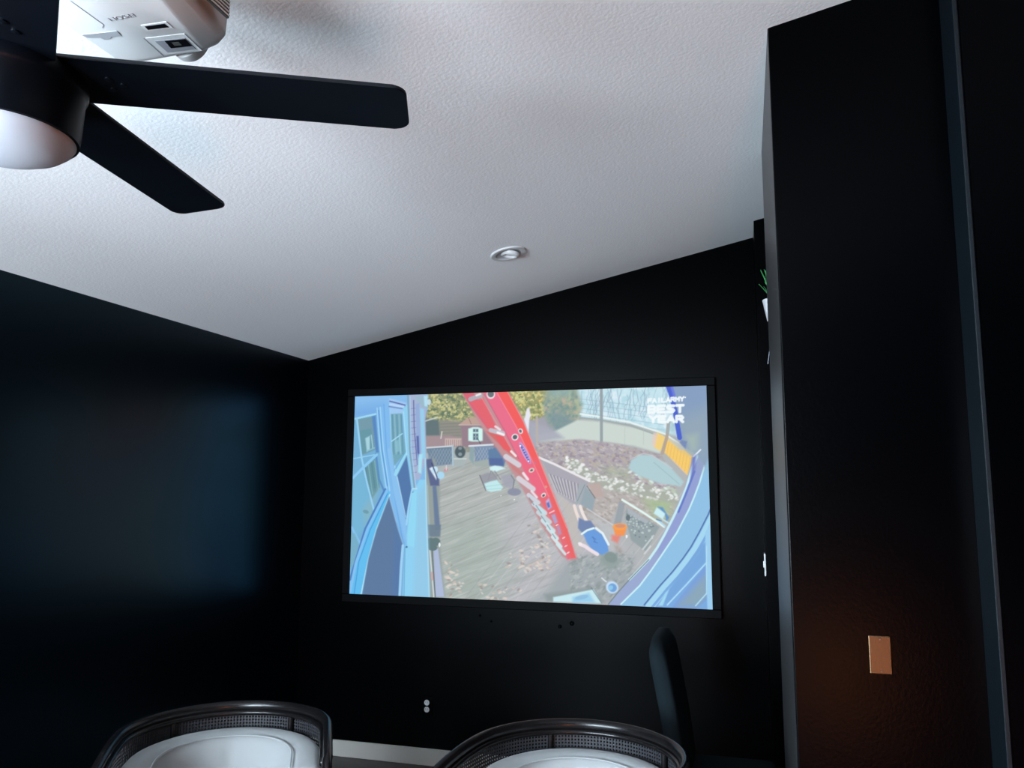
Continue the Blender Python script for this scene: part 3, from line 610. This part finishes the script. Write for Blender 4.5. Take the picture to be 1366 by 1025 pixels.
def blade_mesh():
    bm = bmesh.new(); L0, L1, w0, w1 = 0.10, 0.678, 0.071, 0.0705; t = 0.0035; rc = 0.026
    out = [(L0, -w0), (L0, w0)]
    for k in range(7):
        a = PI / 2 - k * PI / 12; out.append((L1 - rc + rc * math.cos(a), w1 - rc + rc * math.sin(a)))
    for k in range(7):
        a = -k * PI / 12; out.append((L1 - rc + rc * math.cos(a) - 0.010, -w1 + rc + rc * math.sin(a)))
    prism(bm, out, 'z', -t, t)
    bmesh.ops.bevel(bm, geom=[e for e in bm.edges if abs(e.verts[0].co.z - e.verts[1].co.z) < 1e-6], offset=0.0015, segments=1, affect='EDGES')
    me = bpy.data.meshes.new('blade'); bmesh.ops.recalc_face_normals(bm, faces=bm.faces[:]); bm.to_mesh(me); bm.free(); me.materials.append(M_FAN)
    return me
bme = blade_mesh()
bm = bmesh.new(); box(bm, .085, .20, -.028, .028, .0036, .009, .002); box(bm, .07, .10, -.02, .02, .0036, .02, .002)
for sx, sy in ((.165, .016), (.165, -.016), (.185, 0)): lathe(bm, [(0, -.0065), (.006, -.0055), (.006, .004), (0, .004)], 12, Matrix.Translation((sx, sy, 0)))
bkm = bpy.data.meshes.new('blade_bracket'); bmesh.ops.recalc_face_normals(bm, faces=bm.faces[:]); bm.to_mesh(bm and bkm); bm.free(); bkm.materials.append(M_FAN)
for k in range(5):
    a = math.radians((26.7, 99.7, 172, 245, 317.0)[k])
    o = bpy.data.objects.new('blade', bme); C.objects.link(o); o.parent = fan; o.location = (0, 0, 0.003)
    o.rotation_euler = (Matrix.Rotation(a, 3, 'Z') @ Matrix.Rotation(math.radians(-4), 3, 'X')).to_euler()
    p = bpy.data.objects.new('blade_bracket', bkm); C.objects.link(p); p.parent = o

# ------------------------------------------------------------------ ceiling projector (hung upside down, seen from below)
PZ = 2.55
proj = empty('ceiling_projector', (1.56, -3.36, PZ))
tag(proj, 'white video projector mounted upside down on the sloping ceiling behind the fan', 'projector')
def W2(p): return (p[0] - 1.56, p[1] + 3.36)
# outlines of the body at several heights (world x,y), rounded corners
def outline(x0, x1f, x1b, yf, yb, rf, rb, n=6):
    pts = []
    for cx, cy, r, a0 in ((x1f - rf, yf - rf, rf, 0), (x0 + rf, yf - rf, rf, PI / 2), (x0 + rb, yb + rb, rb, PI), (x1b - rb, yb + rb, rb, 1.5 * PI)):
        for k in range(n + 1):
            a = a0 + k * PI / 2 / n; pts.append(W2((cx + r * math.cos(a), cy + r * math.sin(a))))
    return pts
def shell(levels):
    bm = bmesh.new(); R = []
    for z, o in levels: R.append([bm.verts.new((x, y, z)) for x, y in o])
    n = len(R[0])
    for a, b in zip(R, R[1:]):
        for k in range(n): bm.faces.new((a[k], a[(k + 1) % n], b[(k + 1) % n], b[k]))
    bm.faces.new(R[0][::-1]); bm.faces.new(R[-1]); return bm
lv = [(0.000, outline(1.424, 1.634, 1.690, -3.246, -3.53, .020, .02)), (0.003, outline(1.419, 1.640, 1.695, -3.241, -3.535, .022, .022)),
      (0.018, outline(1.414, 1.674, 1.712, -3.231, -3.54, .030, .024)), (0.034, outline(1.411, 1.688, 1.716, -3.226, -3.542, .036, .025)), (0.090, outline(1.411, 1.692, 1.718, -3.226, -3.542, .038, .025)), (0.104, outline(1.418, 1.684, 1.712, -3.233, -3.536, .036, .022))]
body = build('projector_body', shell(lv), M_PROJ, proj, True, 30)
def plate(name, pts, z0, z1, m, parent=proj):
    bm = bmesh.new(); prism(bm, [W2(p) for p in pts], 'z', z0, z1); return build(name, bm, m, parent)
plate('control_panel', [(1.424, -3.369), (1.507, -3.360), (1.503, -3.343), (1.478, -3.346), (1.474, -3.340), (1.458, -3.341), (1.455, -3.350), (1.429, -3.356)], -.0012, .002, M_PROJL)
plate('adjuster_bezel', [(1.570, -3.364), (1.629, -3.361), (1.628, -3.338), (1.568, -3.344)], -.0015, .002, M_WHITE)
plate('adjuster_slot', [(1.576, -3.360), (1.622, -3.357), (1.622, -3.344), (1.574, -3.348)], -.0022, .002, M_GLASSB)
plate('lens_bay', [(1.545, -3.322), (1.636, -3.314), (1.630, -3.249), (1.541, -3.256)], -.0015, .002, M_PROJ)
plate('lens_recess', [(1.558, -3.308), (1.627, -3.301), (1.622, -3.258), (1.554, -3.264)], -.0024, .002, M_PROJ2)
lw = plate('lens_window', [(1.579, -3.305), (1.626, -3.299), (1.622, -3.273), (1.573, -3.277)], -.0032, .002, M_GLASSB)
plate('lens', [(1.590, -3.296), (1.606, -3.294), (1.604, -3.282), (1.588, -3.284)], -.0036, .002, M_GRILLE)
for a, b_ in (((1.497, -3.47), (1.497, -3.385)), ((1.497, -3.385), (1.487, -3.378)), ((1.541, -3.322), (1.532, -3.25))):
    dx, dy = b_[0] - a[0], b_[1] - a[1]; l = math.hypot(dx, dy); nx, ny = -dy / l * .0009, dx / l * .0009
    plate('panel_seam', [(a[0] + nx, a[1] + ny), (b_[0] + nx, b_[1] + ny), (b_[0] - nx, b_[1] - ny), (a[0] - nx, a[1] - ny)], -.0006, .002, M_PROJ2)
# maker lettering on the lower face, read from the far side
tcu = bpy.data.curves.new('lettering', 'FONT'); tcu.body = 'EPSON'; tcu.size = 0.0165; tcu.extrude = 0.0004; tcu.align_x = 'CENTER'; tcu.align_y = 'CENTER'
to = bpy.data.objects.new('lettering_tmp', tcu); C.objects.link(to)
tme = bpy.data.meshes.new_from_object(to.evaluated_get(bpy.context.evaluated_depsgraph_get())); bpy.data.objects.remove(to)
lt = link('lettering', tme, M_PROJ2, proj); x_, y_ = W2((1.553, -3.398))
lt.matrix_local = Matrix(((-1.25, 0, 0, x_), (0, 1, 0, y_), (0, 0, -1, -.0004), (0, 0, 0, 1))); lt['label'] = 'grey maker lettering'
# side grille, lens barrel, mount
gr = bmesh.new(); box(gr, .1515, .1565, -.14, .08, .040, .085); g_ = build('side_vent', gr, M_GRILLE, proj)
for k in range(6):
    bm = bmesh.new(); z = .044 + k * .0078; box(bm, .155, .1585, -.14, .08, z, z + .0026); build('vent_slat', bm, M_PROJ, g_)
lx = W2((1.572, 0))[0]
bm = bmesh.new(); lathe(bm, [(0, 0), (.046, 0), (.046, .020), (.043, .026), (.036, .027), (.034, .018), (0, .018)], 40, Matrix.Translation((lx, .128, .048)) @ Matrix.Rotation(-PI / 2, 4, 'X'))
build('lens_barrel', bm, M_PROJ, proj, True, 40)
ch = cz(1.56) - PZ
bm = bmesh.new(); lathe(bm, [(0, .100), (.022, .100), (.022, ch + .005), (0, ch + .005)], 24); lathe(bm, [(0, ch - .028), (.07, ch - .028), (.07, ch + .02), (0, ch + .02)], 32)
box(bm, -.07, .07, -.05, .05, .101, .112); build('ceiling_mount', bm, M_WHITE, proj, True, 40)

# ------------------------------------------------------------------ recessed downlight in the ceiling
dl = empty('recessed_downlight', (1.623, -0.881, cz(1.623))); dl.rotation_euler = (0, -math.atan(SL), 0)
tag(dl, 'small round white recessed downlight in the sloping ceiling above the screen', 'downlight')
bm = bmesh.new(); lathe(bm, [(.092, .003), (.092, -.003), (.088, -.007), (.070, -.0085), (.064, -.006), (.062, .003)], 56); build('trim_ring', bm, M_WHITE, dl, True, 40)
bm = bmesh.new(); lathe(bm, [(.064, -.006), (.058, -.0015), (.046, -.0012), (.0, -.0011)], 56); build('baffle', bm, mat('grey_baffle', (.40, .41, .43), rough=.6), dl, True, 40)
bm = bmesh.new(); mt = Matrix.Translation((.006, .004, -.004)) @ Matrix.Rotation(math.radians(18), 4, 'Y')
lathe(bm, [(.050, .006), (.049, -.004), (.044, -.010), (.036, -.0125), (.030, -.010), (.026, -.004), (0, -.003)], 48, mt); build('swivel_lamp', bm, M_WHITE, dl, True, 40)

# ------------------------------------------------------------------ cane barrel chairs
def upath(r, arm, z, drop=0.0, n=28, a0=0.0, armn=6, flare=0.0):
    """U seen from above: arms point to local -Y, back is +Y"""
    P = []
    for k in range(armn, 0, -1):
        t = k / armn; P.append((r + flare * t, -arm * t, z - drop * t * t))
    for k in range(n + 1):
        a = PI * k / n; P.append((r * math.cos(a), r * math.sin(a), z))
    for k in range(1, armn + 1):
        t = k / armn; P.append((-r - flare * t, -arm * t, z - drop * t * t))
    return P
RR = 0.350
def make_chair():
    root = empty('cane_barrel_chair', (0, 0, 0))
    # top rail running into the front legs
    P = upath(RR, 0.25, 0.765, 0.03)
    def leg_end(sx):
        q = []
        for k in range(1, 7):
            a = k * PI / 12; q.append((sx * (RR - .002), -0.25 - 0.06 * math.sin(a), 0.735 - 0.06 * (1 - math.cos(a))))
        q += [(sx * RR, -0.315, 0.5), (sx * (RR - .005), -0.315, 0.25), (sx * (RR - .01), -0.315, 0.0)]
        return q
    full = leg_end(1)[::-1] + P + leg_end(-1)
    bm = bmesh.new(); sweep(bm, full, [(a, b) for a, b in ell(.021, .0165, 14)]); build('top_rail', bm, M_CHAIRW, root, True)
    bm = bmesh.new(); sweep(bm, upath(RR - .016, 0.24, 0.744, 0.03), ell(.011, .010, 10)); build('inner_rail', bm, M_CHAIRW, root, True)
    bm = bmesh.new(); sweep(bm, upath(RR - .004, 0.29, 0.30, 0.0), ell(.018, .022, 10)); build('seat_rail', bm, M_CHAIRW, root, True)
    posts = [-2, 51, 129, 182]
    for a in posts[1:3]:
        t = math.radians(a); x, y = (RR - .014) * math.cos(t), (RR - .014) * math.sin(t)
        bm = bmesh.new(); lathe(bm, [(0, 0), (.012, 0), (.012, .02), (.0095, .05), (.0095, .45), (0, .45)], 14, Matrix.Translation((x, y, .295)) @ Matrix.Scale(1, 4)); build('post', bm, M_CHAIRW, root, True, 50)
    for a in (40, 140):
        t = math.radians(a); x, y = (RR - .02) * math.cos(t), (RR - .02) * math.sin(t)
        bm = bmesh.new(); sweep(bm, [(x * 1.06, y * 1.06, 0), (x, y, .3)], ell(.016, .016, 12)); build('leg', bm, M_CHAIRW, root, True, 50)
    # woven cane panels: arc-length parameter along the U, one panel per bay
    rc = RR - 0.004; half = PI * rc / 2; arm = 0.24
    def at(s):
        if s > half: return (-rc, -(s - half))
        if s < -half: return (rc, -(-s - half))
        a = PI / 2 + s / rc; return (rc * math.cos(a), rc * math.sin(a))
    sp = math.radians(39) * rc
    for s0, s1 in ((-half - arm, -sp - .008), (-sp + .008, sp - .008), (sp + .008, half + arm)):
        V = []; Fc = []; pitch = 0.0115; n = int((s1 - s0) / pitch); pitch_s = (s1 - s0) / n; z0, z1 = 0.44, 0.752; mz = int((z1 - z0) / pitch); pz = (z1 - z0) / mz
        st = 0.30                                             # strand share of the pitch
        def quad(sa, sb, za, zb):
            k = len(V); p, q_ = at(sa), at(sb)
            V.extend([(p[0], p[1], za), (q_[0], q_[1], za), (q_[0], q_[1], zb), (p[0], p[1], zb)]); Fc.append((k, k + 1, k + 2, k + 3))
        for i in range(n):
            sa = s0 + i * pitch_s; sm = sa + st * pitch_s * 1.5; sb = sa + pitch_s
            for j in range(mz):
                za = z0 + j * pz; zm = za + st * pz * 1.5; quad(sa, sm, za, za + pz); quad(sm, sb, za, zm)
        me = bpy.data.meshes.new('cane_panel'); me.from_pydata(V, [], Fc); bm = bmesh.new(); bm.from_mesh(me); bpy.data.meshes.remove(me)
        bmesh.ops.remove_doubles(bm, verts=bm.verts[:], dist=1e-5)
        o = build('cane_panel', bm, M_CANE, root); md = o.modifiers.new('thickness', 'SOLIDIFY'); md.thickness = 0.0018
    # wrap-around back cushion
    n = 44; cr = RR - 0.085; P = []; sc = []
    A_ = 0.19; half = PI * cr / 2; tot = 2 * (half + A_)
    sec = []
    for k in range(26):
        a = 2 * PI * k / 26; ca_, sa_ = math.cos(a), math.sin(a)
        sec.append((math.copysign(abs(ca_) ** .62, ca_), math.copysign(abs(sa_) ** .62, sa_)))
    bm = bmesh.new(); rings = []
    for i in range(n + 1):
        s = -tot / 2 + tot * i / n
        if s > half: x, y, nx, ny = -cr, -(s - half), -1, 0
        elif s < -half: x, y, nx, ny = cr, -(-s - half), 1, 0
        else:
            a = PI / 2 + s / cr; nx, ny = math.cos(a), math.sin(a); x, y = cr * nx, cr * ny
        e = min(1, (1 - abs(2 * i / n - 1)) * 7); e = math.sqrt(max(e * (2 - e), 0.02))
        top = 0.698 - 0.035 * min(1, abs(s) / (half + A_)) ** 3; bot = 0.40; zc = (top + bot) / 2; hz = (top - bot) / 2 * (0.55 + .45 * e); th = 0.062 * e
        crease = 0.010 * math.exp(-(s / 0.02) ** 2)
        ring = []
        for u, v in sec:
            lean = 0.022 * v                                   # top leans outwards
            d = u * (th if u > 0 else th + .012) + lean + (crease if u < 0 else 0)
            ring.append(bm.verts.new((x + nx * d, y + ny * d, zc + v * hz)))
        rings.append(ring)
    m = len(sec)
    for a, b in zip(rings, rings[1:]):
        for k in range(m): bm.faces.new((a[k], a[(k + 1) % m], b[(k + 1) % m], b[k]))
    bm.faces.new(rings[0][::-1]); bm.faces.new(rings[-1])
    cu = build('back_cushion', bm, M_CUSH, root, True)
    pp = []
    for i in range(3, n - 2):
        v = rings
        s = -tot / 2 + tot * i / n
        if s > half: x, y, nx, ny = -cr, -(s - half), -1, 0
        elif s < -half: x, y, nx, ny = cr, -(-s - half), 1, 0
        else:
            a = PI / 2 + s / cr; nx, ny = math.cos(a), math.sin(a); x, y = cr * nx, cr * ny
        top = 0.698 - 0.035 * min(1, abs(s) / (half + A_)) ** 3
        pp.append((x - nx * .038, y - ny * .038, top - .008))
    bm = bmesh.new(); sweep(bm, pp, ell(.0032, .0032, 8)); build('piping', bm, M_CUSH, cu, True)
    # seat cushion
    bm = bmesh.new(); out = []
    for k in range(25):
        a = PI * k / 24; out.append((.325 * math.cos(a), .325 * math.sin(a)))
    out += [(-.325, -.22), (-.29, -.29), (.29, -.29), (.325, -.22)]
    R = []
    for z, k in ((.305, .94), (.315, .985), (.35, 1), (.40, 1), (.425, .97), (.435, .9), (.44, .6)): R.append([bm.verts.new((x * k, y * k, z)) for x, y in out])
    for a, b in zip(R, R[1:]):
        for k in range(len(out)): bm.faces.new((a[k], a[(k + 1) % len(out)], b[(k + 1) % len(out)], b[k]))
    bm.faces.new(R[0][::-1]); bm.faces.new(R[-1]); build('seat_cushion', bm, M_CUSH, root, True)
    return root
def copy_tree(o, parent=None):
    c = o.copy(); C.objects.link(c); c.parent = parent
    for chd in [x for x in bpy.data.objects if x.parent == o]: copy_tree(chd, c)
    return c
ch1 = make_chair(); ch2 = copy_tree(ch1)
ch1.location = (0.958, -2.09, 0); ch1.rotation_euler = (0, 0, math.radians(29))
ch2.location = (2.172, -1.985, 0); ch2.rotation_euler = (0, 0, math.radians(-13))
GRP = 'cane barrel chairs with white cushions'
tag(ch1, 'dark cane barrel chair with white cushion, nearest the left wall', 'chair', GRP)
tag(ch2, 'dark cane barrel chair with white cushion, below the screen and before the charcoal chair', 'chair', GRP)

# ------------------------------------------------------------------ charcoal upholstered side chair
sc_ = empty('upholstered_side_chair', (2.62, -1.075, 0)); tag(sc_, 'charcoal upholstered high-back side chair turned sideways beneath the screen corner', 'chair')
def slab(prof, y0, y1, rtop):
    """centre line prof [(x,z)] thick sheet swept across y with rounded upper corners"""
    bm = bmesh.new(); ny = 14; rows = []
    return bm
bm = bmesh.new(); hw = .245; th = .036; NY, NZ = 18, 20; front = []; back = []
def bx_(z): return -.175 - .085 * max(0, (z - .45) / .55) ** 1.3
for j in range(NZ + 1):
    rowf = []; rowb = []
    for i in range(NY + 1):
        u = -1 + 2 * i / NY; ztop = 1.008 - .05 * abs(u) ** 5
        z = .40 + (ztop - .40) * j / NZ
        rowf.append((u, z)); 
    front.append(rowf)
def addside(sgn):
    rows = []
    for j in range(NZ + 1):
        r_ = []
        for i in range(NY + 1):
            u, z = front[j][i]; e = min(1, (1 - abs(u)) * 9); e2 = min(1, (NZ - j) / NZ * 9); k = math.sqrt(max(0, e * (2 - e))) * .25 + .75; k2 = math.sqrt(max(0, e2 * (2 - e2))) * .45 + .55
            r_.append(bm.verts.new((bx_(z) + sgn * th * k * k2, u * hw, z)))
        rows.append(r_)
    for j in range(NZ):
        for i in range(NY):
            f = (rows[j][i], rows[j][i + 1], rows[j + 1][i + 1], rows[j + 1][i]); bm.faces.new(f if sgn > 0 else f[::-1])
    return rows
ra, rb = addside(1), addside(-1)
for i in range(NY):
    bm.faces.new((ra[NZ][i], ra[NZ][i + 1], rb[NZ][i + 1], rb[NZ][i])); bm.faces.new((ra[0][i], rb[0][i], rb[0][i + 1], ra[0][i + 1]))
for j in range(NZ):
    bm.faces.new((ra[j][0], ra[j + 1][0], rb[j + 1][0], rb[j][0])); bm.faces.new((ra[j][NY], rb[j][NY], rb[j + 1][NY], ra[j + 1][NY]))
build('backrest', bm, M_DKFAB, sc_, True)
bm = bmesh.new(); box(bm, -.20, .195, -.22, .22, .36, .47, .03, 4); build('seat', bm, M_DKFAB, sc_, True)
for x, y in ((-.18, -.18), (-.18, .18), (.16, -.18), (.16, .18)):
    bm = bmesh.new(); sweep(bm, [(x * 1.03, y * 1.03, 0), (x, y, .37)], [(-.016, -.016), (.016, -.016), (.016, .016), (-.016, .016)], scales=[.75, 1.1]); build('leg', bm, M_CHAIRW, sc_)

# ------------------------------------------------------------------ small wall fittings
def fitting(name, loc, rz, label, cat):
    o = empty(name, loc, rz); return tag(o, label, cat)
# blank metal plate on the divider (faces -Y)
bp_ = fitting('blank_wall_plate', (3.067, -2.158, 1.163), 0, 'small brass-toned blank cover plate on the dividing wall', 'wall plate')
bm = bmesh.new(); box(bm, -.0285, .0285, -.006, .0, -.051, .051, .0025, 2); build('plate', bm, M_BRASS, bp_)
for z in (-.042, .042):
    bm = bmesh.new(); lathe(bm, [(0, .0), (.0035, .0), (.003, .0018), (0, .002)], 12, Matrix.Translation((0.002, -.006, z)) @ Matrix.Rotation(PI / 2, 4, 'X')); build('screw', bm, mat('dark_screw', (.10, .07, .05), rough=.4, metal=1), bp_)
# socket outlet under the screen
ol = fitting('wall_outlet', (0.873, 0.0, .333), 0, 'black wall outlet with two white sockets low under the screen', 'outlet')
bm = bmesh.new(); box(bm, -.036, .036, -.006, 0, -.058, .058, .003); build('cover_plate', bm, M_WALL, ol)
for z in (.0195, -.0195):
    bm = bmesh.new(); lathe(bm, [(0, 0), (.0165, 0), (.0155, .003), (0, .0032)], 20, Matrix.Translation((0, -.006, z)) @ Matrix.Rotation(PI / 2, 4, 'X')); s1 = build('socket', bm, M_WHITE, ol, True, 40)
    for x in (-.006, .006):
        bm = bmesh.new(); box(bm, x - .001, x + .001, -.0096, -.008, z - .001, z + .007); build('slot', bm, M_GRILLE, s1)
# wall plugs
for x, z, r, lab in ((1.680, .829, .011, 'small dark wall plug under the screen, left of the larger one'), (1.750, .850, .014, 'larger dark wall plug just under the screen, towards the charcoal chair'),
                     (1.198, .868, .007, 'tiny dark wall plug under the middle of the screen, upper of two'), (1.268, .838, .006, 'tiny dark wall plug under the middle of the screen, lower of two')):
    bm = bmesh.new(); lathe(bm, [(0, 0), (r, 0), (r * .95, .006), (r * .6, .009), (r * .45, .006), (0, .004)], 16, Matrix.Rotation(PI / 2, 4, 'X'))
    o = build('wall_plug', bm, M_VELVET, None, True, 40); o.location = (x, 0, z); tag(o, lab, 'wall plug', 'wall plugs below the screen')
# light switch on the return's left face
lsw = fitting('light_switch', (2.815, -.17, 1.225), 0, 'narrow sliver of a white light switch beside the dividing wall', 'light switch')
bm = bmesh.new(); box(bm, -.007, 0, -.035, .035, -.0575, .0575, .002); build('cover_plate', bm, M_WHITE, lsw)
bm = bmesh.new(); box(bm, -.012, -.006, -.008, .008, -.016, .016, .002); build('rocker', bm, M_WHITE, lsw)
# wall planter on the return's front face, half hidden by the divider
pln = fitting('wall_planter', (2.908, -.296, 2.47), 0, 'white wall planter with a green plant, half hidden behind the dividing wall', 'planter')
bm = bmesh.new(); lathe(bm, [(0, 0), (.045, 0), (.066, .11), (.062, .112), (.058, .10), (0, .10)], 28, Matrix.Translation((0, -.07, .0))); build('pot', bm, M_WHITE, pln, True, 40)
bm = bmesh.new(); box(bm, -.02, .02, -.03, 0, .04, .09); build('wall_bracket', bm, M_WHITE, pln)
g = random.Random(5)
for k in range(16):
    a = g.uniform(0, 2 * PI) if k < 8 else g.uniform(.75 * PI, 1.25 * PI); l = g.uniform(.12, .24); sp = g.uniform(.02, .075) if k < 8 else g.uniform(.055, .085); bm = bmesh.new()
    pts = [Vector((sp * t * math.cos(a), sp * t * math.sin(a), .09 + l * (t - .18 * t * t))) for t in (0, .25, .5, .75, 1)]; w = g.uniform(.006, .012); side = Vector((-math.sin(a), math.cos(a), 0))
    rows = [[bm.verts.new(p + side * w * s * e + Vector((0, 0, -.002 * abs(s)))) for s in (-1, 0, 1)] for p, e in zip(pts, (.3, .8, 1, .7, .08))]
    for r1, r2 in zip(rows, rows[1:]):
        for i in range(2): bm.faces.new((r1[i], r1[i + 1], r2[i + 1], r2[i]))
    o = build('leaf', bm, M_LEAF, pln, True); o.location = (0, -.07, 0); md = o.modifiers.new('thickness', 'SOLIDIFY'); md.thickness = .001
bm = bmesh.new(); sweep(bm, [(-.012, -.13, .0), (-.02, -.128, -.06), (-.038, -.124, -.14), (-.052, -.12, -.23)], ell(.0016, .0016, 6)); build('trailing_stem', bm, mat('pale_stem', (.35, .38, .45), rough=.6), pln)

# ------------------------------------------------------------------ unseen lamp added behind the camera to put a warm glow on the dividing wall
lamp = empty('added_glow_lamp', (3.22, -5.35, 0)); tag(lamp, 'unseen low drum lamp behind the viewer, added for the warm glow on the dividing wall', 'lamp')
bm = bmesh.new(); lathe(bm, [(0, 0), (.13, 0), (.13, .012), (.02, .02), (.011, .03), (.011, .42), (0, .42)], 32); build('base', bm, M_FAN, lamp, True, 40)
bl = bpy.data.materials.new('warm_glowing_shade'); bl.use_nodes = True; bb = bl.node_tree.nodes['Principled BSDF']
bb.inputs['Base Color'].default_value = (.5, .3, .15, 1); bb.inputs['Emission Color'].default_value = (1, .27, .055, 1); bb.inputs['Emission Strength'].default_value = 27.0
bm = bmesh.new(); lathe(bm, [(.18, .74), (.21, .26), (.207, .26), (.177, .74)], 40); build('lamp_shade', bm, bl, lamp, True, 40)
bm = bmesh.new(); box(bm, -.196, .196, -.006, .006, .41, .42); build('shade_spider', bm, M_FAN, lamp)
